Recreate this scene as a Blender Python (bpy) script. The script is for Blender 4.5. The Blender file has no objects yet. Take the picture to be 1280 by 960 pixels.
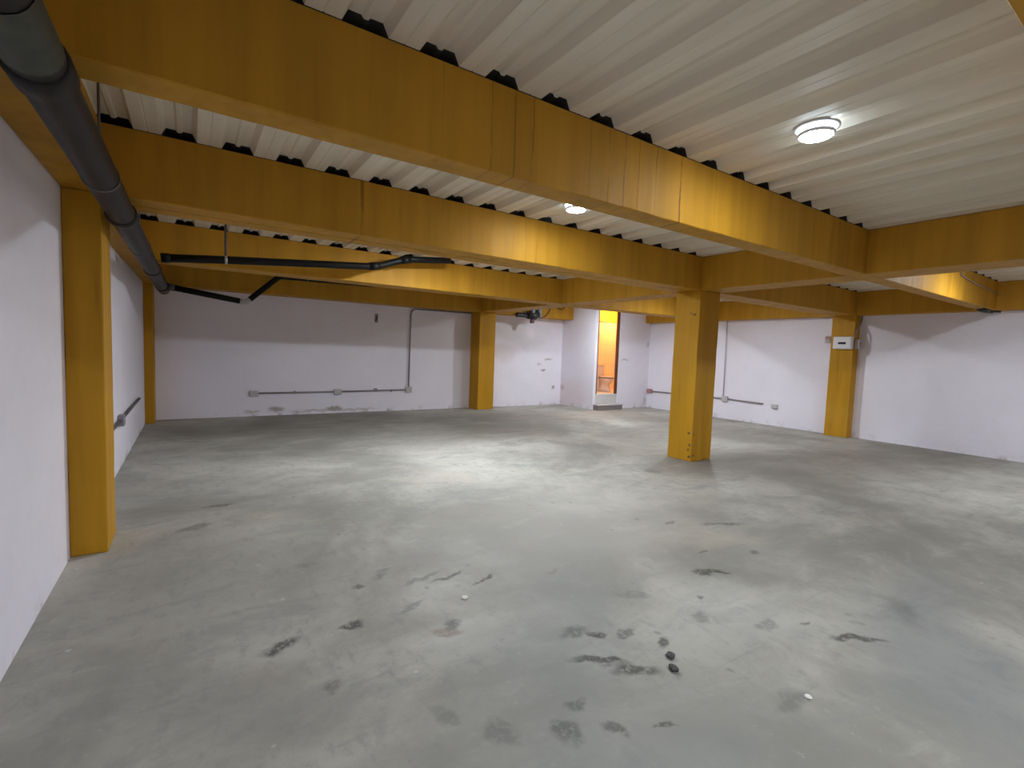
import bpy, bmesh, math, random
from mathutils import Vector, Matrix
random.seed(7)
SC = bpy.context.scene
COL = SC.collection

# ------------------------------------------------------------------ dimensions (metres)
XL, XR, YB, YREAR = -0.70, 11.20, 11.00, -4.5      # room
ZB, ZT = 2.457, 2.915                              # beam underside / top
GX0, GX1 = 5.99, 6.45                              # cross beam line and middle columns
RBX = 10.97                                        # face of beams on the right wall
LBX = -0.50                                        # face of beams on the left wall
B0, B1, B2, B3, B4 = (0.21, 0.41), (2.281, 2.464), (4.274, 4.69), (7.348, 7.74), (10.543, 11.0)
BATHX, BATHY = 9.03, 9.609

# ------------------------------------------------------------------ materials
def new_mat(name, rough=0.6, metal=0.0):
    m = bpy.data.materials.new(name); m.use_nodes = True
    nt = m.node_tree; b = nt.nodes['Principled BSDF']
    b.inputs['Roughness'].default_value = rough; b.inputs['Metallic'].default_value = metal
    return m, nt, b

class NT:
    """small helper around a node tree"""
    def __init__(s, nt): s.nt = nt; s.pos = None
    def n(s, t, **k):
        x = s.nt.nodes.new(t)
        for a, v in k.items(): setattr(x, a, v)
        return x
    def l(s, a, b): s.nt.links.new(a, b)
    def P(s):
        if s.pos is None: s.pos = s.n('ShaderNodeNewGeometry').outputs['Position']
        return s.pos
    def scaled(s, sx, sy, sz, src=None):
        m = s.n('ShaderNodeVectorMath', operation='MULTIPLY'); s.l(src or s.P(), m.inputs[0]); m.inputs[1].default_value = (sx, sy, sz)
        return m.outputs[0]
    def noise(s, vec, scale, detail=4, rough=0.55, dist=0.0):
        x = s.n('ShaderNodeTexNoise'); s.l(vec, x.inputs['Vector'])
        x.inputs['Scale'].default_value = scale; x.inputs['Detail'].default_value = detail
        x.inputs['Roughness'].default_value = rough; x.inputs['Distortion'].default_value = dist
        return x.outputs['Fac']
    def noisecol(s, vec, scale, detail=3):
        x = s.n('ShaderNodeTexNoise'); s.l(vec, x.inputs['Vector'])
        x.inputs['Scale'].default_value = scale; x.inputs['Detail'].default_value = detail
        return x.outputs['Color']
    def rng(s, v, a, b, c=0.0, d=1.0, smooth=True):
        x = s.n('ShaderNodeMapRange'); s.l(v, x.inputs['Value'])
        x.interpolation_type = 'SMOOTHSTEP' if smooth else 'LINEAR'
        for i, q in zip(('From Min', 'From Max', 'To Min', 'To Max'), (a, b, c, d)): x.inputs[i].default_value = q
        return x.outputs['Result']
    def math(s, op, a, b=None):
        x = s.n('ShaderNodeMath', operation=op)
        for i, q in enumerate((a, b)):
            if q is None: continue
            if isinstance(q, (int, float)): x.inputs[i].default_value = q
            else: s.l(q, x.inputs[i])
        return x.outputs[0]
    def mix(s, f, a, b, blend='MIX'):
        x = s.n('ShaderNodeMix', data_type='RGBA', blend_type=blend)
        for sock, q in ((x.inputs[0], f), (x.inputs[6], a), (x.inputs[7], b)):
            if isinstance(q, (int, float)): sock.default_value = q
            elif isinstance(q, tuple): sock.default_value = (*q, 1)
            else: s.l(q, sock)
        return x.outputs[2]
    def bump(s, h, strength, dist, normal=None):
        x = s.n('ShaderNodeBump'); s.l(h, x.inputs['Height'])
        x.inputs['Strength'].default_value = strength; x.inputs['Distance'].default_value = dist
        if normal: s.l(normal, x.inputs['Normal'])
        return x.outputs['Normal']
    def distorted(s, amt, scale):
        """world position pushed about by noise"""
        c = s.noisecol(s.P(), scale, 4)
        a = s.n('ShaderNodeVectorMath', operation='SUBTRACT'); s.l(c, a.inputs[0]); a.inputs[1].default_value = (.5, .5, .5)
        b = s.n('ShaderNodeVectorMath', operation='SCALE'); s.l(a.outputs[0], b.inputs[0]); b.inputs['Scale'].default_value = amt
        d = s.n('ShaderNodeVectorMath', operation='ADD'); s.l(s.P(), d.inputs[0]); s.l(b.outputs[0], d.inputs[1])
        return d.outputs[0]
    def blot(s, vec, c, r, ang=0.0, soft=0.5):
        """0..1 mask of an ellipse centred at c with radii r"""
        m = s.n('ShaderNodeMapping', vector_type='TEXTURE'); s.l(vec, m.inputs['Vector'])
        m.inputs['Location'].default_value = c; m.inputs['Rotation'].default_value = (0, 0, ang); m.inputs['Scale'].default_value = r
        ln = s.n('ShaderNodeVectorMath', operation='LENGTH'); s.l(m.outputs[0], ln.inputs[0])
        return s.rng(ln.outputs['Value'], 1 - soft, 1 + soft * .4, 1, 0)

def plain(name, col, rough=0.6, metal=0.0, var=0.12, scale=14, bump=0.0):
    m, nt, b = new_mat(name, rough, metal); t = NT(nt)
    f = t.noise(t.P(), scale, 4)
    lo = tuple(c * (1 - var) for c in col); hi = tuple(min(1, c * (1 + var)) for c in col)
    t.l(t.mix(f, lo, hi), b.inputs['Base Color'])
    if 'drain_pipe' in name: b.inputs['Specular IOR Level'].default_value = .2
    if bump: t.l(t.bump(t.noise(t.P(), scale * 5, 3), bump, .004), b.inputs['Normal'])
    return m

def wall_mat(name, col, marks=(), patches=()):
    m, nt, b = new_mat(name, .62); t = NT(nt)
    big = t.noise(t.P(), .9, 5, .6); fine = t.noise(t.P(), 9, 4, .6)
    c = t.mix(t.rng(big, .35, .7), tuple(q * .95 for q in col), col)
    c = t.mix(t.rng(fine, .45, .75, 0, .18), c, tuple(q * .86 for q in col))
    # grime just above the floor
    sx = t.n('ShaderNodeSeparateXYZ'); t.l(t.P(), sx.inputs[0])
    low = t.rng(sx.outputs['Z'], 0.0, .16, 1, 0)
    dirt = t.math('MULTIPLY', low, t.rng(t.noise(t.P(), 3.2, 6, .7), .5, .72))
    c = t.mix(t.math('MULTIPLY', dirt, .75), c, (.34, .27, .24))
    if marks or patches:
        dv = t.distorted(.16, 7)
        for (cc, r, s, colr) in marks:
            c = t.mix(t.math('MULTIPLY', t.blot(dv, cc, r, 0, .6), s), c, colr)
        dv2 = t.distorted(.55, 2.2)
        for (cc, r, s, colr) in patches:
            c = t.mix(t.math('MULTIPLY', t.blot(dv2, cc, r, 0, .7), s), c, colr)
    t.l(c, b.inputs['Base Color'])
    t.l(t.bump(t.noise(t.P(), 26, 4, .6), .18, .006, t.bump(big, .3, .03)), b.inputs['Normal'])
    return m

WC = (.86, .836, .925)
M = {}
M['wall'] = wall_mat('white_wall_paint', WC)
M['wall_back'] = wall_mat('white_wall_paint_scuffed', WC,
    marks=[((8.55, 11, 1.30), (.16, .4, .035), .7, (.35, .33, .33)), ((8.38, 11, 1.00), (.10, .4, .04), .9, (.3, .28, .28)),
           ((8.75, 11, .50), (.06, .4, .07), .8, (.3, .27, .27)), ((8.22, 11, 1.17), (.10, .4, .05), .5, (.4, .38, .38)),
           ((1.45, 11, .13), (.16, .4, .07), .85, (.36, .31, .28)), ((2.62, 11, .10), (.20, .4, .06), .85, (.32, .28, .25)),
           ((2.2, 11, .06), (.5, .4, .03), .5, (.4, .33, .3)), ((3.1, 11, .06), (.5, .4, .03), .5, (.4, .33, .3)),
           ((1.0, 11, .09), (.15, .4, .04), .5, (.4, .33, .3))],
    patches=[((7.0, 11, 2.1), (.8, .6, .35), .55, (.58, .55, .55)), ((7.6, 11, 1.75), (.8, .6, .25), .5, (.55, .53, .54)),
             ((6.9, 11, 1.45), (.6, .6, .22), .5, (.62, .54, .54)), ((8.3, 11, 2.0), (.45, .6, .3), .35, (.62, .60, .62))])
M['bath_wall'] = wall_mat('white_partition_paint', WC,
    marks=[((10.2, 9.6, 1.38), (.14, .4, .03), .6, (.4, .37, .36)), ((9.03, 10.9, .5), (.4, .1, .1), .6, (.4, .35, .33)),
           ((11.1, 9.6, .2), (.06, .4, .16), .6, (.4, .36, .34)), ((11.12, 9.6, 1.86), (.05, .4, .08), .5, (.4, .36, .34))],
    patches=[((9.03, 10.6, .3), (.6, .8, .5), .35, (.74, .56, .52))])  # patch paints the reddish light spill low on the side wall

def yellow_mat(name, lines=(), axis='X', base=(.48, .240, .018)):
    m, nt, b = new_mat(name, .6); t = NT(nt); b.inputs['Specular IOR Level'].default_value = .22
    st = t.noise(t.scaled(5, 5, .35), 1.0, 5, .6)               # vertical brush and run marks
    big = t.noise(t.P(), .8, 3)
    c = t.mix(t.rng(st, .3, .72), tuple(q * .84 for q in base), tuple(min(1, q * 1.10) for q in base))
    c = t.mix(t.rng(big, .45, .75, 0, .28), c, (.56, .31, .05))
    fine = t.noise(t.scaled(16, 16, 1.2), 1.0, 3, .5)
    c = t.mix(t.rng(fine, .62, .80, 0, .5), c, (.27, .125, .018))
    if lines:
        sx = t.n('ShaderNodeSeparateXYZ'); t.l(t.distorted(.03, 6), sx.inputs[0])
        brk = t.rng(t.noise(t.scaled(3, 3, 5), 1.0, 3), .30, .55)
        for (p, w, s) in lines:
            d = t.math('ABSOLUTE', t.math('SUBTRACT', sx.outputs[axis], p))
            f = t.math('MULTIPLY', t.rng(d, w * .3, w * 1.4, s, 0), brk)
            c = t.mix(f, c, (.13, .06, .012))
    t.l(c, b.inputs['Base Color'])
    h = t.noise(t.P(), 30, 4, .6)
    t.l(t.bump(h, .25, .004, t.bump(st, .35, .012)), b.inputs['Normal'])
    t.l(t.rng(fine, .3, .8, .52, .68), b.inputs['Roughness'])
    return m
M['yellow'] = yellow_mat('yellow_enamel_paint')
M['yellow_b1'] = yellow_mat('yellow_enamel_paint_with_runs', [(1.33, .005, .4), (1.48, .007, .5), (1.60, .006, .45), (2.03, .005, .3), (2.19, .006, .4), (2.33, .007, .6), (2.46, .005, .4), (2.63, .006, .5), (2.89, .009, .85), (1.05, .005, .25), (3.3, .005, .3)])
M['yellow_b2'] = yellow_mat('yellow_enamel_paint_with_joint', [(1.23, .016, .65), (2.95, .006, .3), (4.4, .006, .25)])
M['yellow_col'] = yellow_mat('yellow_column_paint', [], base=(.51, .258, .012))

# floor ------------------------------------------------------------
def floor_mat():
    m, nt, b = new_mat('worn_concrete', .65); t = NT(nt); b.inputs['Specular IOR Level'].default_value = .32
    dv = t.distorted(.5, .9)
    n1 = t.noise(dv, .45, 6, .62, .4)
    n2 = t.noise(t.scaled(1.0, 2.2, 1, dv), 1.3, 7, .66, .6)
    n3 = t.noise(t.scaled(2.2, 1.0, 1), 5.5, 6, .7)
    c = t.mix(t.rng(n1, .36, .64), (.238, .229, .200), (.455, .440, .392))
    c = t.mix(t.rng(n2, .50, .68, 0, .60), c, (.255, .262, .250))
    c = t.mix(t.rng(n2, .24, .42, .45, 0), c, (.50, .485, .44))
    c = t.mix(t.rng(n3, .50, .70, 0, .55), c, (.235, .235, .222))
    n5 = t.noise(t.P(), 19, 5, .75)
    c = t.mix(t.rng(n5, .54, .72, 0, .40), c, (.20, .205, .20))
    c = t.mix(t.rng(n5, .28, .42, .30, 0), c, (.56, .55, .51))
    warm = t.noise(t.P(), .62, 3)
    c = t.mix(t.rng(warm, .53, .72, 0, .40), c, (.43, .375, .31))
    # trowel streaks
    sv = t.n('ShaderNodeMapping'); t.l(t.P(), sv.inputs['Vector']); sv.inputs['Rotation'].default_value = (0, 0, -.6); sv.inputs['Scale'].default_value = (1.2, 9, 1)
    n4 = t.noise(sv.outputs[0], 1.3, 6, .7, .3)
    c = t.mix(t.rng(n4, .57, .72, 0, .42), c, (.22, .225, .22))
    # wide worn, damp and tonal areas, plus painted shade right of the cross beams
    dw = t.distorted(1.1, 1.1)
    for (x, y, rx, ry, a, s, col) in [
        (1.70, 2.05, .95, .55, .6, .35, (.24, .27, .28)), (1.2, 1.1, 1.3, .5, .2, .55, (.24, .25, .245)), (3.4, .75, 1.5, .40, .4, .65, (.22, .23, .235)),
        (0.0, 3.4, .8, .9, .3, .42, (.235, .23, .21)), (2.4, 9.5, 3.9, 1.3, 0, .62, (.165, .150, .125)), (3.6, 7.6, 3.2, 1.1, 0, .60, (.19, .175, .15)),
        (7.2, 6.2, 2.2, .9, .5, .45, (.235, .205, .175)), (-.1, 5.2, .6, .9, 0, .35, (.22, .21, .19)), (3.58, .96, .20, .12, .8, .6, (.17, .17, .165)),
        (8.4, 3.3, 3.4, 1.5, -.25, .72, (.175, .152, .128)), (9.3, 6.2, 1.8, 2.2, 0, .6, (.20, .172, .148)), (7.3, 9.2, 2.0, 1.3, 0, .45, (.22, .19, .165)), (.1, 2.2, .35, .5, .9, .4, (.2, .2, .19)), (.5,1.5,.5,.25,.4,.4,(.2,.2,.19)),  # large right-hand blots put the cross beams' shadow into the floor colour
        (2.8, 3.2, 1.8, 1.1, .3, .45, (.50, .485, .45)), (2.7, 1.5, .7, .4, -.4, .35, (.47, .47, .45))]:
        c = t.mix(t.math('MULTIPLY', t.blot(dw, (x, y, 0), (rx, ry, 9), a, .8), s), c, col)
    # spalls, pits and spots, each with its own shape
    ds = t.distorted(.13, 9); grit = t.rng(t.noise(t.P(), 34, 4, .7), .36, .52, .35, 1)
    D = (.055, .055, .05); G = (.125, .13, .125)
    spots = [(.36, 2.52, .105, .05, .3, .85, D), (.70, 2.53, .075, .042, 0, .85, D), (.19, 5.05, .13, .06, 0, .6, D), (-.01, 4.53, .16, .06, .4, .45, D),
        (1.12, 2.22, .04, .09, .9, .6, (.2, .12, .09)), (1.17, 2.27, .06, .04, .3, .65, D), (.86, 2.92, .035, .03, 0, .6, D), (1.05, 3.05, .10, .04, .7, .5, G),
        (4.03, 2.49, .24, .035, -.45, .55, D), (3.67, 1.98, .06, .03, 0, .55, D), (3.02, 1.96, .13, .045, -.3, .8, D), (3.10, 1.90, .07, .03, -.7, .8, D),
        (3.02, 1.04, .17, .035, -.62, .85, D), (1.72, 1.87, .10, .05, 0, .7, G), (1.80, 1.80, .05, .04, 0, .85, D), (1.66, 1.62, .16, .035, -.65, .85, D),
        (1.76, 1.48, .13, .045, -.55, .8, D), (1.95, 1.72, .07, .035, 0, .75, G), (2.05, 1.56, .05, .03, 0, .7, D), (2.72, 1.38, .09, .05, .2, .45, G), (2.65, 1.76, .03, .02, 0, .6, D),
        (2.95, 1.28, .05, .02, -.3, .6, D), (2.45, 1.62, .07, .05, .5, .5, G), (.85, 1.70, .05, .07, .4, .45, G), (1.0, 1.50, .07, .09, .6, .5, G),
        (1.22, 1.38, .06, .08, .2, .55, D), (1.41, 1.28, .035, .05, .6, .6, D), (1.36, 1.46, .05, .04, 0, .5, D), (1.60, 1.20, .05, .02, -.7, .7, D),
        (1.40, 2.79, .14, .022, .3, .7, D), (1.58, 2.63, .13, .02, .35, .7, D), (1.25, 2.85, .16, .03, .35, .5, G), (1.05, 2.55, .12, .03, .35, .5, G), (2.05, 2.5, .05, .03, 0, .45, (.25, .2, .16)),
        (3.3, 2.2, .06, .02, 0, .5, D), (3.6, 2.75, .07, .02, 0, .5, D), (2.3, 2.0, .12, .05, -.4, .4, G), (5.0, 4.15, .1, .12, 0, .5, G), (.5, 2.1, .05, .05, 0, .4, D),
        (.62, 3.4, .08, .05, 0, .4, G), (4.9, 7.4, .5, .07, 0, .4, G), (.95, 1.15, .1, .06, 1, .55, G), (2.2, .98, .12, .05, 0, .5, G)]
    for (x, y, rx, ry, a, s, col) in spots:
        c = t.mix(t.math('MULTIPLY', t.math('MULTIPLY', t.blot(ds, (x, y, 0), (rx, ry, 9), a, .55), grit), s), c, col)
    # scatter of small pits in patches
    v = t.n('ShaderNodeTexVoronoi'); t.l(t.distorted(.08, 12), v.inputs['Vector']); v.inputs['Scale'].default_value = 6.5
    pit = t.math('MULTIPLY', t.rng(v.outputs['Distance'], .05, .20, 1, 0), t.rng(t.noise(t.P(), 1.1, 3), .50, .66))
    c = t.mix(t.math('MULTIPLY', pit, .55), c, (.13, .13, .125))
    w = t.n('ShaderNodeTexVoronoi'); t.l(t.P(), w.inputs['Vector']); w.inputs['Scale'].default_value = 3.1
    c = t.mix(t.rng(w.outputs['Distance'], .02, .05, .6, 0), c, (.56, .55, .52))
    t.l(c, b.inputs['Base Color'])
    t.l(t.rng(n2, .3, .7, .55, .78), b.inputs['Roughness'])
    h = t.math('ADD', t.math('MULTIPLY', n3, .6), t.math('MULTIPLY', pit, -.5))
    t.l(t.bump(h, .35, .01, t.bump(n2, .3, .02)), b.inputs['Normal'])
    return m
M['floor'] = floor_mat()

def deck_mat():
    m, nt, b = new_mat('cream_painted_steel_deck', .48); t = NT(nt)
    st = t.noise(t.scaled(9, .5, 9), 1.0, 4, .6); big = t.noise(t.P(), .7, 4)
    c = t.mix(t.rng(st, .3, .7), (.70, .64, .53), (.80, .735, .615))
    c = t.mix(t.rng(big, .45, .7, 0, .4), c, (.62, .56, .46))
    t.l(c, b.inputs['Base Color']); t.l(t.bump(st, .3, .01), b.inputs['Normal'])
    return m
M['deck'] = deck_mat()
M['deck_gap_shade'] = plain('unpainted_steel_gap_shade', (.035, .033, .028), .8, .2, .5, 9)  # near-black tone carries the shade inside the flute gaps
M['slab'] = plain('rough_slab_concrete', (.25, .24, .22), .9)
M['pvc_black'] = plain('black_drain_pipe', (.005, .0045, .004), .5, 0, .3)
M['pvc_grey'] = plain('dark_grey_drain_pipe', (.022, .018, .017), .5, 0, .5, 5)
M['greenlab'] = plain('faded_green_pipe_wrap', (.045, .050, .036), .6, 0, .6, 20)
M['pipe_collar'] = plain('grey_pipe_coupling', (.10, .09, .085), .5)
M['clamp'] = plain('galvanised_clamp', (.42, .40, .36), .4, .6)
M['conduit'] = plain('grey_conduit', (.26, .235, .25), .5, 0, .15)
M['conduit_pale'] = plain('pale_painted_conduit', (.56, .54, .60), .5, 0, .1)
M['box'] = plain('grey_white_plastic', (.50, .48, .49), .5)
M['box_red'] = plain('reddish_box_plastic', (.42, .22, .19), .5)
M['dark'] = plain('black_plastic', (.02, .02, .022), .4)
M['hose'] = plain('grey_ribbed_hose', (.30, .32, .36), .35, .1, .3)
M['mauve'] = plain('dull_mauve_cap', (.20, .11, .14), .5)
M['white_plastic'] = plain('white_panel_plastic', (.80, .79, .80), .35, 0, .03)
M['window_dark'] = plain('smoked_panel_window', (.05, .05, .06), .2)
M['lamp_body'] = plain('white_lamp_housing', (.75, .76, .78), .4, 0, .03)
M['greencable'] = plain('dark_green_cable', (.018, .045, .034), .5)
M['tile_grey'] = plain('grey_step_tile', (.22, .195, .19), .6, 0, .3, 25)
M['curb'] = plain('pale_cement_curb', (.60, .585, .57), .7, 0, .12, 5)
M['wood'] = plain('reddish_brown_door_timber', (.12, .030, .012), .5, 0, .25, 20)
M['ceramic'] = plain('white_ceramic', (.60, .50, .45), .15, 0, .02)
M['seat'] = plain('toilet_seat_plastic', (.30, .17, .10), .3, 0, .05)
M['stone'] = plain('dark_cement_crumb', (.075, .075, .07), .8, 0, .5, 60, .5)
M['chip'] = plain('white_plaster_crumb', (.78, .77, .73), .8, 0, .1, 60, .4)
M['green_yellow'] = plain('bright_yellow_wall_paint', (.88, .62, .02), .6, 0, .05)

def tile_mat():
    m, nt, b = new_mat('peach_wall_tile', .3); t = NT(nt)
    br = t.n('ShaderNodeTexBrick'); mp = t.n('ShaderNodeMapping'); t.l(t.P(), mp.inputs['Vector'])
    mp.inputs['Rotation'].default_value = (math.pi/2, 0, 0)
    t.l(mp.outputs[0], br.inputs['Vector']); br.offset = 0
    br.inputs['Color1'].default_value = (.80, .64, .44, 1); br.inputs['Color2'].default_value = (.76, .60, .42, 1); br.inputs['Mortar'].default_value = (.68, .52, .35, 1)
    br.inputs['Scale'].default_value = 1; br.inputs['Brick Width'].default_value = .3; br.inputs['Row Height'].default_value = .3; br.inputs['Mortar Size'].default_value = .006
    t.l(br.outputs['Color'], b.inputs['Base Color'])
    return m
M['tile'] = tile_mat()

def emit_mat(name, col, s):
    m = bpy.data.materials.new(name); m.use_nodes = True; nt = m.node_tree
    nt.nodes.remove(nt.nodes['Principled BSDF'])
    e = nt.nodes.new('ShaderNodeEmission'); e.inputs['Color'].default_value = (*col, 1); e.inputs['Strength'].default_value = s
    nt.links.new(e.outputs[0], nt.nodes['Material Output'].inputs[0])
    return m
LK = 385.0*1.42
COOL = (.86, .93, 1.0)
def led(k):
    n = 'led%.2f' % k
    if n not in M: M[n] = emit_mat('cool_led_diffuser', COOL, LK*k)
    return M[n]
M['led_side'] = emit_mat('cool_led_edge', (.72, .86, 1.0), LK * .02)
M['bulb'] = emit_mat('warm_bulb_glass', (1.0, .58, .21), 820)

# ------------------------------------------------------------------ geometry helpers
def add_box(bm, x0, x1, y0, y1, z0, z1, mi=0, bev=0.0):
    vs = [bm.verts.new((x, y, z)) for x in (x0, x1) for y in (y0, y1) for z in (z0, z1)]
    F = [(0,1,3,2), (4,6,7,5), (0,4,5,1), (2,3,7,6), (0,2,6,4), (1,5,7,3)]
    fs = [bm.faces.new([vs[i] for i in f]) for f in F]
    for f in fs: f.material_index = mi
    if bev > 0:
        es = list({e for f in fs for e in f.edges})
        r = bmesh.ops.bevel(bm, geom=es, offset=bev, segments=2, affect='EDGES', profile=.5)
        for f in r['faces']: f.material_index = mi
    return vs

def add_tube(bm, pts, r, n=14, caps=True, rs=None):
    pts = [Vector(p) for p in pts]
    T = []
    for i in range(len(pts)):
        a = pts[max(0, i-1)]; b = pts[min(len(pts)-1, i+1)]
        T.append((b-a).normalized())
    up = Vector((0,0,1)) if abs(T[0].z) < .9 else Vector((1,0,0))
    U = (up - T[0]*up.dot(T[0])).normalized()
    rings = []
    for i, p in enumerate(pts):
        U = (U - T[i]*U.dot(T[i])).normalized(); V = T[i].cross(U)
        rr = rs[i] if rs else r
        rings.append([bm.verts.new(p + (U*math.cos(2*math.pi*k/n) + V*math.sin(2*math.pi*k/n))*rr) for k in range(n)])
    for a, b in zip(rings, rings[1:]):
        for k in range(n):
            f = bm.faces.new([a[k], a[(k+1)%n], b[(k+1)%n], b[k]]); f.smooth = True
    if caps:
        bm.faces.new(rings[0][::-1]); bm.faces.new(rings[-1])

def fillet(pts, rad, n=8):
    """polyline with rounded inner corners"""
    pts = [Vector(p) for p in pts]; out = [pts[0]]
    for a, b, c in zip(pts, pts[1:], pts[2:]):
        d = min(rad, (a-b).length*.45, (c-b).length*.45)
        p0 = b + (a-b).normalized()*d; p2 = b + (c-b).normalized()*d
        for k in range(n+1):
            t = k/n; out.append(p0*(1-t)**2 + b*2*t*(1-t) + p2*t*t)
    out.append(pts[-1]); return out

def add_lathe(bm, prof, c, n=32, axis='z', mi=0):
    rings = []
    for r, h in prof:
        ring = []
        for k in range(n):
            a = 2*math.pi*k/n; x, y = r*math.cos(a), r*math.sin(a)
            v = {'z': (x, y, h), 'x': (h, x, y), 'y': (x, h, y)}[axis]
            ring.append(bm.verts.new(Vector(c)+Vector(v)))
        rings.append(ring)
    for a, b in zip(rings, rings[1:]):
        for k in range(n):
            f = bm.faces.new([a[k], a[(k+1)%n], b[(k+1)%n], b[k]]); f.smooth = True; f.material_index = mi
    for ring, rv in ((rings[0], True), (rings[-1], False)):
        if (Vector(ring[0].co)-Vector(ring[n//2].co)).length > 1e-4:
            f = bm.faces.new(ring[::-1] if rv else ring); f.material_index = mi

def obj(name, bm, mats, parent=None, origin=None):
    """link bm (world coordinates) as one mesh object, its origin moved to the given point"""
    bmesh.ops.recalc_face_normals(bm, faces=bm.faces[:])
    me = bpy.data.meshes.new(name); 
    par = Vector(parent['_w']) if parent is not None else Vector((0, 0, 0))
    o = bpy.data.objects.new(name, me); COL.objects.link(o)
    if origin is None and parent is None and len(bm.verts):
        xs = [v.co for v in bm.verts]
        origin = Vector((sum(v.x for v in xs)/len(xs), sum(v.y for v in xs)/len(xs), min(v.z for v in xs)))
    if parent is not None:
        o.parent = parent; origin = par
    bmesh.ops.translate(bm, verts=bm.verts[:], vec=-Vector(origin))
    bm.to_mesh(me); bm.free()
    if parent is None: o.location = origin
    o['_w'] = tuple(origin)
    for m in (mats if isinstance(mats, (list, tuple)) else [mats]): me.materials.append(m)
    return o

def thing(name, label, cat, loc, group=None):
    o = bpy.data.objects.new(name, None); COL.objects.link(o); o.location = loc; o['_w'] = tuple(loc)
    o.empty_display_size = .1
    o['label'] = label; o['category'] = cat
    if group: o['group'] = group
    return o
def tag(o, label, cat, group=None):
    o['label'] = label; o['category'] = cat
    if group: o['group'] = group
    return o
def struct(name, bm, mats, origin=None):
    o = obj(name, bm, mats, origin=origin); o['kind'] = 'structure'; return o
def B(): return bmesh.new()

# ------------------------------------------------------------------ room shell
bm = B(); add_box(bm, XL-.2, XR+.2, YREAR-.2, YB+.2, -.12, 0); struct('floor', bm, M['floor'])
ZW = 2.99
bm = B(); add_box(bm, XL-.15, XL, YREAR, YB, 0, ZW); struct('wall_left', bm, M['wall'])
bm = B(); add_box(bm, XR, XR+.15, YREAR, YB, 0, ZW); struct('wall_right', bm, M['wall'])
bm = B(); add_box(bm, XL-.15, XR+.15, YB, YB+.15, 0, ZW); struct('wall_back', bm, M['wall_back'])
bm = B(); add_box(bm, XL-.15, XR+.15, YREAR-.15, YREAR, 0, ZW); struct('wall_rear', bm, M['wall'])

# ribbed steel deck ceiling: trapezoid flutes along Y, unpainted over the beams and coloured dark there for the gap shade
PITCH, PH = .362, .66
def deck():
    bm = B(); prof = []
    k0 = math.ceil((XL - PH)/PITCH) - 1
    x = XL; pts = []
    for k in range(k0, int((XR-PH)/PITCH)+2):
        c = PH + k*PITCH
        for dx, z in ((-.105, 2.918), (-.078, 2.972), (-.022, 2.972), (-.010, 2.958), (.010, 2.958), (.022, 2.972), (.078, 2.972), (.105, 2.918), (.176, 2.918), (.181, 2.922), (.186, 2.918)):
            pts.append((c+dx, z))
    pts = [p for p in pts if XL < p[0] < XR]
    pts = [(XL, pts[0][1])] + pts + [(XR, pts[-1][1])]
    ys = [YREAR]
    for b in (B0, B1, B2, B3): ys += [b[0]-.004, b[1]+.004]
    ys += [B4[0]-.004, YB]
    ny = []
    rows = [[bm.verts.new((px, y, pz)) for px, pz in pts] for y in ys]
    for i in range(len(ys)-1):
        gap_shade = (i % 2 == 1)
        for j in range(len(pts)-1):
            f = bm.faces.new([rows[i][j], rows[i][j+1], rows[i+1][j+1], rows[i+1][j]]); f.material_index = 1 if gap_shade else 0
    return bm
ce = struct('ceiling', deck(), [M['deck'], M['deck_gap_shade']])
bm = B(); add_box(bm, XL-.15, XR+.15, YREAR-.15, YB+.15, ZW, ZW+.12); sl = obj('floor_slab', bm, M['slab'], ce)

# bathroom box in the far right corner
bm = B(); add_box(bm, BATHX, BATHX+.10, BATHY, YB, 0, 2.914); struct('wall_bath_side', bm, M['bath_wall'])
DX0, DX1, DZ0, DZ1 = BATHX+.10, 9.93, .42, 2.745
bm = B()
add_box(bm, DX1, XR, BATHY, BATHY+.12, 0, 2.914); add_box(bm, BATHX+.10, DX1, BATHY, BATHY+.12, DZ1, 2.914)
struct('wall_bath_front', bm, M['bath_wall'])
bm = B(); add_box(bm, BATHX+.10, DX1, BATHY+.004, BATHY+.14, 0, DZ0, bev=.004); struct('trim_1', bm, M['curb'])
bm = B(); add_box(bm, BATHX+.10, XR, BATHY+.14, YB, DZ0-.06, DZ0-.001); struct('floor_bath', bm, M['tile'])
bm = B(); add_box(bm, BATHX+.10, XR, YB-.02, YB, DZ0, 2.52); add_box(bm, XR-.02, XR, BATHY+.14, YB-.02, DZ0, 2.52)
struct('wall_bath_tiles', bm, M['tile'])
bm = B(); add_box(bm, BATHX+.10, XR, YB-.012, YB, 2.52, 2.914); add_box(bm, XR-.012, XR, BATHY+.14, YB-.012, 2.52, 2.914)
struct('wall_bath_upper', bm, M['green_yellow'])
bm = B(); add_box(bm, BATHX+.10, XR, YB-.035, YB-.02, 2.50, 2.54, bev=.004); struct('trim_2', bm, M['seat'])
d = bpy.data.objects.new('door_1', None); COL.objects.link(d); d.location = ((DX0+DX1)/2, BATHY, DZ0); d['_w'] = tuple(d.location); d['kind'] = 'structure'
bm = B(); add_box(bm, DX0, DX0+.022, BATHY-.012, BATHY+.125, DZ0, DZ1, bev=.003); obj('jamb', bm, M['wood'], d)
bm = B(); add_box(bm, DX1-.045, DX1, BATHY-.006, BATHY+.075, DZ0, DZ1, bev=.003); obj('jamb', bm, M['wood'], d)
bm = B(); add_box(bm, DX0+.022, DX1-.045, BATHY-.006, BATHY+.075, DZ1-.035, DZ1, bev=.003); obj('door_head', bm, M['wood'], d)

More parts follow.
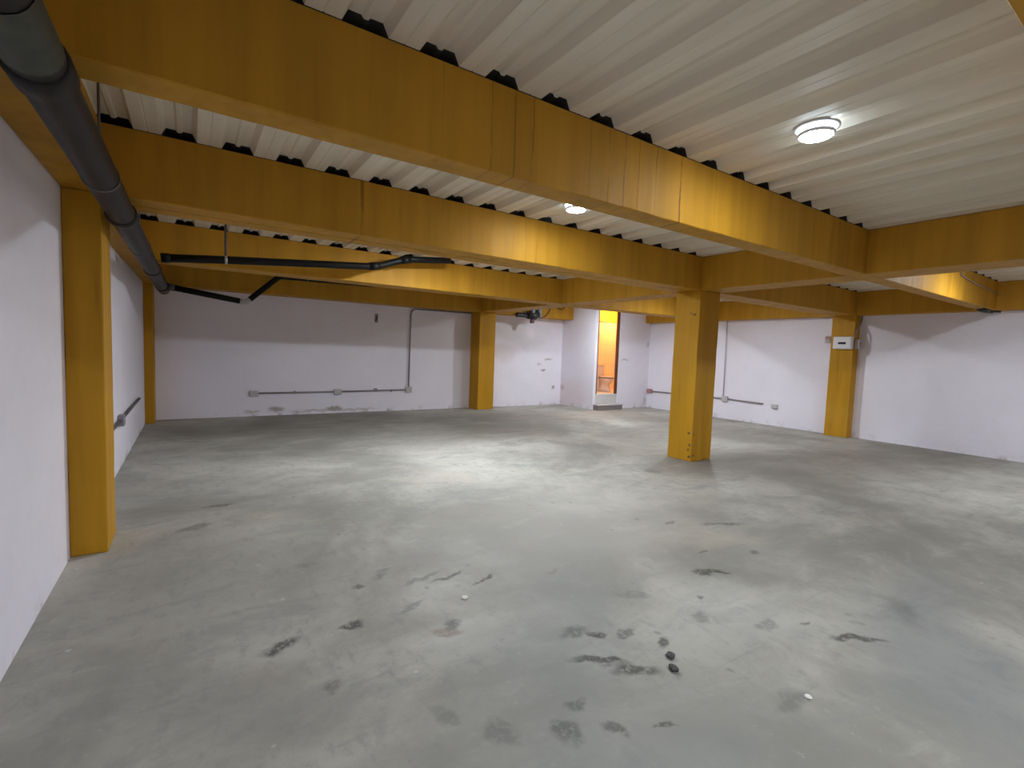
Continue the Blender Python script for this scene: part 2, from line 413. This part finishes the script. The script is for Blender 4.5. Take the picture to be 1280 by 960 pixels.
# ------------------------------------------------------------------ beams and columns
def beam_x(name, x0, x1, b, mat, label, groove=None):
    """beam running across the room; cross-section in (y,z), slightly uneven painted edges"""
    y0, y1 = b; e = .006
    prof = [(y0, ZT), (y0, ZB+e), (y0+e, ZB)]
    if groove: prof += [(groove-.010, ZB), (groove-.007, ZB+.022), (groove+.007, ZB+.022), (groove+.010, ZB)]
    prof += [(y1-e, ZB), (y1, ZB+e), (y1, ZT)]
    n = max(2, int((x1-x0)/.14)); rows = []
    bm = B()
    for i in range(n+1):
        x = x0+(x1-x0)*i/n; row = []
        jj = 0 if i in (0, n) else 1
        for (y, z) in prof:
            k = .0018 if z < ZT-.01 else .0004
            row.append(bm.verts.new((x, y+random.uniform(-k, k)*jj, z+random.uniform(-k, 0)*jj)))
        rows.append(row)
    m = len(prof)
    for a, c in zip(rows, rows[1:]):
        for j in range(m): bm.faces.new([a[j], a[(j+1)%m], c[(j+1)%m], c[j]])
    bm.faces.new(rows[0][::-1]); bm.faces.new(rows[-1])
    return tag(obj(name, bm, mat), label, 'beam', 'yellow main beams')
def beam_y(name, x0, x1, y0, y1, label, group):
    e = .006; prof = [(x0, ZT), (x0, ZB+e), (x0+e, ZB), (x1-e, ZB), (x1, ZB+e), (x1, ZT)]
    n = max(2, int((y1-y0)/.14)); rows = []; bm = B()
    for i in range(n+1):
        y = y0+(y1-y0)*i/n; jj = 0 if i in (0, n) else 1
        rows.append([bm.verts.new((x+random.uniform(-.0018, .0018)*jj, y, z)) for x, z in prof])
    m = len(prof)
    for a, c in zip(rows, rows[1:]):
        for j in range(m): bm.faces.new([a[j], a[(j+1)%m], c[(j+1)%m], c[j]])
    bm.faces.new(rows[0][::-1]); bm.faces.new(rows[-1])
    return tag(obj(name, bm, M['yellow']), label, 'beam', group)

g = .001
beam_x('main_beam', XL+g, XR-g, B0, M['yellow'], 'yellow beam cut off by the top right corner of the photo')
beam_x('main_beam', XL+g, XR-g, B1, M['yellow_b1'], 'nearest full yellow main beam with dark vertical runs, ceiling lamp just in front')
beam_x('main_beam', XL+g, XR-g, B2, M['yellow_b2'], 'second yellow main beam, the one resting on the middle column', groove=4.50)
beam_x('main_beam', XL+g, XR-g, B3, M['yellow'], 'third yellow main beam, behind the black hanging pipe')
beam_x('main_beam', XL+g, BATHX-g, B4, M['yellow'], 'farthest yellow beam, lying along the top of the back wall')
GG = 'short cross beams in line with the middle columns'
beam_y('cross_beam', GX0, GX1, B0[1]+g, B1[0]-g, 'yellow cross beam at upper right, on the near side of the nearest main beam', GG)
beam_y('cross_beam', GX0, GX1, B1[1]+g, B2[0]-g, 'yellow cross beam between the nearest main beam and the middle column', GG)
beam_y('cross_beam', GX0, GX1, B2[1]+g, B3[0]-g, 'yellow cross beam just behind the middle column, reaching the third main beam', GG)
beam_y('cross_beam', GX0, GX1, B3[1]+g, B4[0]-g, 'farthest yellow cross beam, ending above the back wall column', GG)
RG = 'edge beams along the right wall'
beam_y('edge_beam', RBX, XR-g, B0[1]+g, B1[0]-g, 'yellow edge beam on the right wall at the right border of the photo', RG)
beam_y('edge_beam', RBX, XR-g, B1[1]+g, B2[0]-g, 'dark shaded yellow edge beam on the right wall, right of the electrical panel column', RG)
beam_y('edge_beam', RBX, XR-g, B2[1]+g, B3[0]-g, 'yellow edge beam on the right wall between middle column and electrical panel column', RG)
beam_y('edge_beam', RBX, XR-g, B3[1]+g, BATHY-g, 'farthest yellow edge beam on the right wall, beside the bathroom partition', RG)
LG = 'edge beams along the left wall'
beam_y('edge_beam', XL+g, LBX, B0[1]+g, B1[0]-g, 'yellow edge beam on the left wall behind the dark pipe at the top left corner', LG)
beam_y('edge_beam', XL+g, LBX, B1[1]+g, B2[0]-g, 'yellow edge beam on the left wall leading to the near left column', LG)
beam_y('edge_beam', XL+g, LBX, B2[1]+g, B3[0]-g, 'yellow edge beam on the left wall just beyond the near left column', LG)
beam_y('edge_beam', XL+g, LBX, B3[1]+g, B4[0]-g, 'yellow edge beam on the left wall ending at the far left corner column', LG)

def column(x0, x1, y0, y1, label):
    bm = B(); add_box(bm, x0, x1, y0, y1, 0, ZB-.001, bev=.008)
    bmesh.ops.subdivide_edges(bm, edges=[e for e in bm.edges if e.calc_length() > 1.5], cuts=14)
    for v in bm.verts:
        if .02 < v.co.z < 2.4:
            for ax, lo, hi in ((0, x0, x1), (1, y0, y1)):
                v.co[ax] += random.uniform(-.0022, .0022)
                v.co[ax] = min(max(v.co[ax], lo-.002), hi+.002)
    return bm
def col(name, a, label, chips=()):
    bm = column(*a, label)
    t = thing(name, label, 'column', ((a[0]+a[1])/2, (a[2]+a[3])/2, 0), 'yellow square columns')
    obj('shaft', bm, M['yellow_col'], t)
    return t
c = col('column', (GX0, GX1, B2[0], B2[1]), 'free-standing yellow column in the middle of the floor, chipped at its corner')
# chipped spots on the near corner of the middle column, low down and one higher up
def chip(bm, p, rx, rz, nrm):
    n = 9; p = Vector(p); vs = []
    T = Vector((0,0,1)).cross(nrm).normalized()
    ce_ = bm.verts.new(p + Vector(nrm)*.0045)
    for k in range(n):
        a = 2*math.pi*k/n; r = random.uniform(.6, 1.15)
        vs.append(bm.verts.new(p + T*math.cos(a)*rx*r + Vector((0,0,1))*math.sin(a)*rz*r + Vector(nrm)*.0022))
    for k in range(n): bm.faces.new([ce_, vs[k], vs[(k+1)%n]])
M['bare'] = plain('bare_dark_cement_chip', (.17, .10, .03), .9, 0, .4, 40, .4)
bm = B()
for (y, z, rx, rz) in ((4.33, .41, .026, .022), (4.31, .24, .018, .03), (4.33, .17, .018, .022), (4.31, .07, .03, .022), (4.36, 2.12, .04, .016), (4.41, 2.14, .03, .009)):
    chip(bm, (GX0-.0015, y, z), rx, rz, Vector((-1, 0, 0)))
for (x, z, rx, rz) in ((6.02, .40, .014, .02), (6.03, .09, .025, .015), (6.30, .02, .06, .008)):
    chip(bm, (x, B2[0]-.0015, z), rx, rz, Vector((0, -1, 0)))
o = obj('chipped_patches', bm, M['bare'], c)
col('column', (GX0, GX1, B4[0], YB-g), 'yellow column against the back wall between the two white wall stretches')
col('column', (RBX, XR-g, B2[0], B2[1]), 'yellow column on the right wall carrying the white electrical panel')
col('column', (XL+g, LBX, B2[0], B2[1]), 'large near yellow column on the left wall')
col('column', (XL+g, -.568, B4[0], YB-g), 'narrow dark yellow column in the far left corner')

# ------------------------------------------------------------------ ceiling lamps
LAMPG = 'round surface-mounted ceiling lamps'
def lamp(x, y, label, k=1.0):
    t = thing('ceiling_lamp', label, 'lamp', (x, y, 2.917), LAMPG)
    bm = B(); add_lathe(bm, [(.122, 2.9165), (.122, 2.908), (.098, 2.905), (.098, 2.9165)], (x, y, 0), 48); obj('mounting_ring', bm, M['lamp_body'], t)
    bm = B(); add_lathe(bm, [(.0965, 2.9165), (.0965, 2.880)], (x, y, 0), 48); obj('glowing_edge', bm, M['led_side'], t)['label'] = 'thin glowing edge under the ring'
    bm = B(); add_lathe(bm, [(.099, 2.881), (.099, 2.862), (.088, 2.862), (.088, 2.881)], (x, y, 0), 48); obj('rim', bm, M['lamp_body'], t)
    bm = B(); add_lathe(bm, [(.0875, 2.872), (.087, 2.863), (.083, 2.859), (.070, 2.8555), (.050, 2.853), (.027, 2.8512), (.0, 2.851)], (x, y, 0), 48); obj('diffuser', bm, led(k), t)['label'] = 'bright white glowing disc'
    return t
lamp(3.155, 1.52, 'large bright round ceiling lamp at upper right, nearest the camera', .50)
lamp(3.055, 3.60, 'smaller-looking round ceiling lamp between the first two main beams', .46)
lamp(3.0, 5.80, 'round ceiling lamp hidden behind the second main beam on the left side', 2.7)
lamp(8.5, 1.50, 'round ceiling lamp just outside the right border, glaring on the beam', 1.05)
lamp(8.5, 5.85, 'round ceiling lamp hidden behind the second main beam on the right side', 1.5)
lamp(8.15, 8.50, 'round ceiling lamp hidden in front of the bathroom partition', 1.5)
lamp(1.3, -1.2, 'added unseen fill lamp behind the camera on the left side', 1.9)  # fill lamp added out of view to brighten the left side
lamp(8.5, -1.3, 'added unseen fill lamp behind the camera on the right side', 1.1)  # second added fill lamp, unseen, lifts the overall brightness

# ------------------------------------------------------------------ drain pipes under the ceiling
t = thing('drain_pipe', 'thick dark grey drain pipe running along the top of the left wall', 'pipe', (-.38, 4, 2.3))
bm = B(); add_tube(bm, [(-.375, y, 2.30) for y in (-1, 1, 3, 5, 7, 8.6)] + [(-.38, 9.9, 2.31)], .075, 20); obj('pipe_run', bm, M['pvc_grey'], t)
for y in (.9, 2.05, 4.1, 7.0, 9.1):
    bm = B(); add_tube(bm, [(-.375, y-.07, 2.30), (-.375, y-.062, 2.30), (-.375, y+.062, 2.30), (-.375, y+.07, 2.30)], .075, 20, rs=[.076, .085, .085, .076]); obj('coupling', bm, M['pvc_grey'], t)
bm = B(); add_tube(bm, [(-.375, 1.62, 2.30), (-.375, 1.93, 2.30)], .0775, 20, caps=False); obj('faded_wrap', bm, M['greenlab'], t)['label'] = 'faded greenish wrap on the pipe'
for y in (3.2, 5.4, 7.9):
    bm = B(); add_tube(bm, [(-.375, y-.012, 2.30), (-.375, y+.012, 2.30)], .080, 20); add_tube(bm, [(-.375, y, 2.36), (-.375, y, 2.916)], .006, 8); obj('hanger', bm, M['pipe_collar'], t)
bm = B(); add_tube(bm, [(-.385, 6.9, 2.30), (-.375, 6.9, 2.36), (-.365, 6.9, 2.385)], .05, 18); obj('tee_branch', bm, M['pvc_grey'], t)
bm = B(); add_tube(bm, [(-.38, 9.88, 2.31), (-.385, 9.98, 2.325), (-.39, 10.06, 2.36)], .078, 18); obj('end_elbow', bm, M['pvc_grey'], t)
# black branch pipe in front of the third beam
t = thing('branch_pipe', 'black pipe hanging level in front of the third main beam, rising at its right end', 'pipe', (.6, 6.9, 2.46))
path = fillet([(-.29, 6.9, 2.425), (.35, 6.9, 2.485), (2.19, 6.9, 2.635), (2.62, 6.9, 2.795), (3.35, 6.9, 2.872)], .10, 5)
bm = B(); add_tube(bm, path, .048, 18); obj('pipe_run', bm, M['pvc_black'], t)
for p, q in (((2.10, 6.9, 2.628), (2.24, 6.9, 2.652)), ((2.56, 6.9, 2.773), (2.70, 6.9, 2.803)), ((-.29, 6.9, 2.426), (-.20, 6.9, 2.435))):
    bm = B(); add_tube(bm, [p, q], .055, 18); obj('coupling', bm, M['pvc_black'], t)
h = B(); add_tube(h, [(.335, 6.9, 2.484), (.365, 6.9, 2.486)], .053, 18); o = obj('pipe_clamp', h, M['clamp'], t); o['label'] = 'pale metal clamp'
h = B(); add_tube(h, [(.35, 6.9, 2.53), (.35, 6.9, 2.917)], .014, 10); obj('hanger_rod', h, M['pipe_collar'], t)
# far black pipe
t = thing('offset_pipe', 'black pipe sloping down in the far left top corner with an upturned right part', 'pipe', (.4, 10.3, 2.3))
bm = B(); add_tube(bm, [(-.33, 10.25, 2.40), (.74, 10.25, 2.247)], .052, 18); obj('lower_run', bm, M['pvc_black'], t)
bm = B(); add_tube(bm, fillet([(.90, 10.25, 2.29), (1.40, 10.25, 2.77), (3.2, 10.25, 2.80)], .08, 5), .050, 18); obj('upper_run', bm, M['pvc_black'], t)
bm = B(); add_tube(bm, fillet([(.735, 10.25, 2.248), (.83, 10.25, 2.232), (.91, 10.25, 2.30)], .06, 5), .048, 18); o = obj('elbow_joint', bm, M['box'], t); o['label'] = 'pale elbow joint'
bm = B(); add_tube(bm, [(-.34, 10.25, 2.402), (-.24, 10.25, 2.388)], .060, 18); obj('coupling', bm, M['pipe_collar'], t)['label'] = 'grey coupling'
bm = B(); add_tube(bm, [(1.9, 10.25, 2.83), (1.9, 10.25, 2.917)], .010, 8); add_tube(bm, [(1.885, 10.25, 2.779), (1.915, 10.25, 2.780)], .056, 16); obj('hanger', bm, M['pipe_collar'], t)

# ------------------------------------------------------------------ wall conduits
def jbox(t, x0, x1, y0, y1, z0, z1, mat, screw=None):
    bm = B(); add_box(bm, x0, x1, y0, y1, z0, z1, bev=.006); return obj('junction_box', bm, mat, t)
t = thing('wall_conduit', 'grey conduit on the back wall running low, then up and over to the column', 'conduit', (3, YB-.03, .46))
yc = YB-.026
bm = B(); add_tube(bm, [(1.05, yc, .470), (2.62, yc, .478)], .017, 12); obj('low_run', bm, M['conduit'], t)
bm = B(); add_tube(bm, [(2.74, yc, .480), (4.25, yc, .498)], .017, 12); obj('low_run', bm, M['conduit'], t)
bm = B(); add_tube(bm, fillet([(4.325, yc, .55), (4.345, yc, 2.425), (5.98, yc, 2.435)], .16, 10), .017, 12); obj('riser', bm, M['conduit'], t)
for (a, b_, z, dz) in ((.96, 1.12, .465, .055), (2.60, 2.76, .475, .06), (4.25, 4.40, .50, .065)):
    jbox(t, a, b_, YB-.06, YB-.001, z-dz, z+dz, M['box'])
bm = B(); add_box(bm, 3.49, 3.56, YB-.055, YB-.001, .47, .54, bev=.005); obj('conduit_clamp', bm, M['conduit'], t)
for x in (1.8, 3.9):
    bm = B(); add_box(bm, x-.012, x+.012, YB-.047, YB-.001, .455, .51, bev=.003); obj('conduit_clamp', bm, M['conduit'], t)

t = thing('wall_conduit', 'thin grey conduit low on the right wall behind the middle column, with one riser', 'conduit', (XR-.03, 7.5, .46))
xc = XR-.026
bm = B(); add_tube(bm, [(xc, 9.44, .490), (xc, 7.16, .505)], .017, 12); obj('low_run', bm, M['conduit'], t)
bm = B(); add_tube(bm, [(xc, 7.04, .507), (xc, 6.12, .482)], .017, 12); obj('low_run', bm, M['conduit'], t)
bm = B(); add_tube(bm, [(xc, 7.15, .56), (xc, 7.17, 2.456)], .015, 12); obj('riser', bm, M['conduit_pale'], t)['label'] = 'pale painted riser'
jbox(t, XR-.06, XR-.001, 9.42, 9.58, .43, .55, M['box_red'])['label'] = 'reddish round-cornered box'
jbox(t, XR-.06, XR-.001, 7.02, 7.18, .44, .575, M['box'])
jbox(t, XR-.05, XR-.001, 5.78, 5.92, .41, .50, M['box'])

t = thing('wall_conduit', 'dark conduit low on the left wall between the two left columns', 'conduit', (XL+.03, 7, .57))
bm = B(); add_tube(bm, [(XL+.026, 4.9, .575), (XL+.026, 6.85, .572)], .018, 12); obj('low_run', bm, M['pipe_collar'], t)
bm = B(); add_tube(bm, [(XL+.026, 7.0, .574), (XL+.026, 9.2, .585)], .018, 12); obj('low_run', bm, M['pipe_collar'], t)
jbox(t, XL+.001, XL+.06, 6.84, 7.0, .51, .63, M['conduit'])
jbox(t, XL+.001, XL+.05, 5.55, 5.68, .52, .63, M['conduit'])

# small bracket high on the back wall
t = thing('wall_bracket', 'small grey bracket high on the back wall, left of the tall conduit', 'bracket', (3.52, YB, 2.1))
bm = B(); add_box(bm, 3.49, 3.56, YB-.012, YB-.001, 2.05, 2.25, bev=.004); obj('plate', bm, M['conduit'], t)
bm = B(); add_tube(bm, fillet([(3.525, YB-.012, 2.19), (3.525, YB-.09, 2.17), (3.47, YB-.10, 2.08)], .03, 4), .014, 10); obj('hook', bm, M['pipe_collar'], t)

# ------------------------------------------------------------------ electrical panel on the right column
t = thing('electrical_panel', 'white electrical panel with dark window on the right wall column', 'electrical panel', (RBX-.04, 4.44, 1.78))
bm = B(); add_box(bm, RBX-.075, RBX-.001, 4.275, 4.62, 1.785, 2.035, bev=.010); obj('enclosure', bm, M['white_plastic'], t)
bm = B(); add_box(bm, RBX-.088, RBX-.0755, 4.295, 4.60, 1.80, 2.02, bev=.005); cv = obj('cover', bm, M['white_plastic'], t)
bm = B(); add_box(bm, RBX-.092, RBX-.0885, 4.38, 4.52, 1.88, 1.925, bev=.0015); obj('breaker_window', bm, M['window_dark'], cv)
bm = B(); add_tube(bm, fillet([(RBX-.04, 4.24, 2.02), (RBX-.02, 4.235, 2.12), (11.12, 4.235, 2.30), (11.15, 4.235, 2.455)], .08, 6), .014, 10); obj('cable_whip', bm, M['conduit'], t)
t = thing('breaker_box', 'small grey breaker box at the right side of the electrical panel', 'box', (11.06, 4.2, 1.80))
bm = B(); add_box(bm, 11.00, 11.10, 4.19, 4.272, 1.80, 1.98, bev=.006); obj('body', bm, M['box'], t)
bm = B(); add_box(bm, 11.03, 11.06, 4.181, 4.19, 1.86, 1.92, bev=.003); obj('switch', bm, M['box_red'], t)
t = thing('wall_switch', 'small reddish switch on the right wall just left of the electrical panel column', 'switch', (XR, 4.84, 1.9))
bm = B(); add_box(bm, XR-.04, XR-.001, 4.79, 4.89, 1.92, 2.05, bev=.006); obj('back_box', bm, M['box'], t)
bm = B(); add_box(bm, XR-.05, XR-.0405, 4.80, 4.88, 1.99, 2.055, bev=.004); obj('switch_cap', bm, M['box_red'], t)

# ------------------------------------------------------------------ pump and hoses hung on the back beam
t = thing('hanging_blower', 'dark motor with ribbed grey hose hung on the back wall beam', 'machine', (7.45, 10.45, 2.30))
cy = 10.44
bm = B(); add_lathe(bm, [(0, -.22), (.055, -.22), (.062, -.20), (.062, .12), (.05, .14), (.0, .14)], (7.22, cy, 2.455), 24, 'x'); obj('motor', bm, M['dark'], t)
bm = B(); add_tube(bm, [(7.34, cy, 2.46), (7.58, cy, 2.47), (7.70, cy, 2.52)], .10, 20, rs=[.085, .12, .09]); obj('housing', bm, M['dark'], t)
bm = B()
for k in range(13):
    a0 = -.5 + k*.33; cx_, cz_ = 7.60 + .11*math.cos(a0), 2.57 + .11*math.sin(a0)
    add_lathe(bm, [(.035, -.016), (.06, -.008), (.06, .008), (.035, .016)], (cx_, cy-.03, cz_), 16, 'x' if k % 2 else 'z')
add_tube(bm, fillet([(7.50, cy-.04, 2.50), (7.52, cy-.05, 2.70), (7.72, cy-.05, 2.72), (7.74, cy-.04, 2.44)], .1, 8), .05, 16)
obj('ribbed_hose', bm, M['hose'], t)
bm = B(); add_lathe(bm, [(0, -.075), (.05, -.075), (.065, -.05), (.065, .0), (.04, .03), (0, .03)], (7.52, cy, 2.34), 20, 'z'); o = obj('end_cap', bm, M['mauve'], t); o['label'] = 'dull mauve round cap'
bm = B(); add_box(bm, 7.30, 7.66, cy+.02, B4[0]-.002, 2.50, 2.56, bev=.004); obj('mounting_bracket', bm, M['pipe_collar'], t)
bm = B()
add_tube(bm, fillet([(7.74, cy-.02, 2.42), (7.95, cy+.04, 2.45), (8.12, cy+.06, 2.60), (8.20, cy+.06, 2.90)], .12, 8), .011, 8)
tag(obj('power_cable', bm, M['dark']), 'thin dark cable slanting across the back beam right of the hanging motor', 'cable')
bm = B(); add_tube(bm, fillet([(8.36, cy+.096, 2.86), (8.44, cy+.09, 2.72), (8.62, cy+.09, 2.71), (8.72, cy+.096, 2.84)], .12, 8), .011, 8)
tag(obj('cable_loop', bm, M['dark']), 'small dark cable loop drooping in front of the back beam near the bathroom', 'cable')

# cable and bundle around the nearest beam at right
t = thing('cable_bundle', 'dark green cable bundle tucked under the beam joint near the right wall', 'cable', (10.85, 2.37, 2.44))
for k, (dy, dz, r) in enumerate(((-.05, -.012, .018), (0, -.02, .022), (.045, -.014, .016))):
    bm = B(); add_tube(bm, [(10.50+.05*k, 2.37+dy, ZB-r+.004), (10.72, 2.37+dy*1.2, ZB-r+.003), (10.95, 2.40+dy, ZB-r+.003), (11.15, 2.36+dy*2, ZB-r+.004)], r, 10)
    obj('cable', bm, M['greencable'] if k else M['dark'], t)
bm = B(); add_tube(bm, fillet([(9.10, B1[0]-.012, 2.90), (9.05, B1[0]-.012, 2.80), (9.9, B1[0]-.012, 2.745), (10.55, B1[0]-.012, 2.73), (10.96, B1[0]-.012, 2.70)], .06, 5), .008, 8)
tag(obj('beam_cable', bm, M['conduit']), 'thin grey cable stapled to the bright face of the nearest beam at far right', 'cable')

# ------------------------------------------------------------------ bathroom step, toilet and lamp
t = thing('step', 'low grey tiled step below the bathroom doorway', 'step', (9.5, 9.5, 0))
bm = B(); add_box(bm, 9.055, 9.96, 9.395, BATHY-.001, 0, .125, bev=.004); obj('riser_block', bm, M['tile_grey'], t)
bm = B(); add_box(bm, 9.045, 9.97, 9.385, BATHY-.001, .1255, .150, bev=.005); obj('tread', bm, M['box'], t)['label'] = 'pale tread'
tx, ty, tz = 10.17, 10.30, DZ0
t = thing('toilet', 'white toilet glowing orange inside the lit bathroom', 'toilet', (tx, ty, tz))
def oval(bm, rings, c, n=32):
    R = []
    for (a, b_, z, oy) in rings:
        R.append([bm.verts.new((c[0]+a*math.cos(2*math.pi*k/n), c[1]+oy+b_*math.sin(2*math.pi*k/n)*(1.0 if math.sin(2*math.pi*k/n) < 0 else .8), z)) for k in range(n)])
    for p, q in zip(R, R[1:]):
        for k in range(n): f = bm.faces.new([p[k], p[(k+1)%n], q[(k+1)%n], q[k]]); f.smooth = True
    bm.faces.new(R[0][::-1]); bm.faces.new(R[-1])
bm = B(); oval(bm, [(.135, .24, tz, .06), (.125, .22, tz+.05, .06), (.115, .18, tz+.17, .06), (.15, .22, tz+.27, .02), (.185, .26, tz+.36, 0), (.19, .265, tz+.39, 0), (.15, .22, tz+.392, 0)], (tx, ty, 0)); obj('bowl', bm, M['ceramic'], t)
bm = B(); oval(bm, [(.195, .27, tz+.394, 0), (.20, .275, tz+.402, 0), (.20, .275, tz+.414, 0), (.19, .265, tz+.420, 0)], (tx, ty, 0)); obj('seat', bm, M['seat'], t)
bm = B(); oval(bm, [(.19, .265, tz+.423, 0), (.197, .272, tz+.43, 0), (.195, .27, tz+.444, 0), (.15, .22, tz+.452, 0)], (tx, ty, 0)); obj('lid', bm, M['ceramic'], t)
bm = B(); add_box(bm, tx-.19, tx+.19, ty+.27, ty+.45, tz+.38, tz+.74, bev=.02); obj('tank', bm, M['ceramic'], t)
bm = B(); add_box(bm, tx-.20, tx+.20, ty+.26, ty+.46, tz+.742, tz+.775, bev=.01); obj('tank_lid', bm, M['ceramic'], t)
bm = B(); add_box(bm, tx-.12, tx+.12, ty+.18, ty+.40, tz, tz+.379, bev=.02); obj('pedestal_back', bm, M['ceramic'], t)
t = thing('bathroom_lamp', 'warm bulb on the bathroom ceiling behind the partition', 'lamp', (11.0, 10.4, 2.91))
bm = B(); add_lathe(bm, [(.05, 2.917), (.05, 2.88), (.03, 2.86), (.018, 2.855)], (11.0, 10.4, 0), 20); obj('lamp_holder', bm, M['lamp_body'], t)
bm = B(); add_lathe(bm, [(.016, 2.855), (.035, 2.83), (.045, 2.80), (.035, 2.765), (0, 2.75)], (11.0, 10.4, 0), 20); obj('bulb', bm, M['bulb'], t)

# ------------------------------------------------------------------ loose crumbs on the floor
def crumb(name, x, y, r, mat, label, cat, grp, flat=.55):
    bm = B(); bmesh.ops.create_icosphere(bm, subdivisions=2, radius=r)
    for v in bm.verts:
        v.co *= random.uniform(.78, 1.15); v.co.z *= flat
    zmin = min(v.co.z for v in bm.verts)
    for v in bm.verts:
        v.co.z = max(v.co.z, zmin*.8)
    zmin = min(v.co.z for v in bm.verts)
    bmesh.ops.translate(bm, verts=bm.verts[:], vec=(x, y, -zmin))
    return tag(obj(name, bm, mat), label, cat, grp)
crumb('cement_lump', 1.985, 1.463, .024, M['stone'], 'dark cement lump on the near floor, the farther of the pair', 'lump', 'dark cement lumps')
crumb('cement_lump', 1.917, 1.392, .026, M['stone'], 'dark cement lump on the near floor, the nearer of the pair', 'lump', 'dark cement lumps')
crumb('plaster_chip', 1.364, 2.482, .022, M['chip'], 'white plaster chip on the floor left of centre', 'chip', 'white plaster chips', .35)
crumb('plaster_chip', 2.289, .956, .016, M['chip'], 'white plaster chip on the near right floor', 'chip', 'white plaster chips', .35)

# ------------------------------------------------------------------ world, camera, view
w = bpy.data.worlds.new('World'); SC.world = w; w.use_nodes = True
w.node_tree.nodes['Background'].inputs[0].default_value = (0, 0, 0, 1)
f = 602.4; ya, pi_, ro = math.radians(33.637), math.radians(-3.859), math.radians(2.044)
F = Vector((math.sin(ya)*math.cos(pi_), math.cos(ya)*math.cos(pi_), math.sin(pi_)))
R0 = Vector((math.cos(ya), -math.sin(ya), 0)); U0 = R0.cross(F)
Rv = R0*math.cos(ro) + U0*math.sin(ro); Uv = Rv.cross(F)
cam = bpy.data.cameras.new('camera'); co = bpy.data.objects.new('camera', cam); COL.objects.link(co)
cam.sensor_width = 36; cam.sensor_fit = 'HORIZONTAL'; cam.lens = f/1280*36; cam.clip_start = .05; cam.clip_end = 60
mw = Matrix((( Rv.x, Uv.x, -F.x, 0), (Rv.y, Uv.y, -F.y, 0), (Rv.z, Uv.z, -F.z, 1.5), (0, 0, 0, 1)))
co.matrix_world = mw
SC.camera = co
vs = SC.view_settings
vs.view_transform = 'Standard'; vs.look = 'None'; vs.exposure = 0.18; vs.gamma = 1; vs.use_curve_mapping = False
cy = SC.cycles
cy.max_bounces = 10; cy.diffuse_bounces = 7; cy.glossy_bounces = 4; cy.use_denoising = True
cy.sample_clamp_indirect = 6; cy.caustics_reflective = False; cy.caustics_refractive = False
for o in bpy.data.objects:
    if '_w' in o: del o['_w']
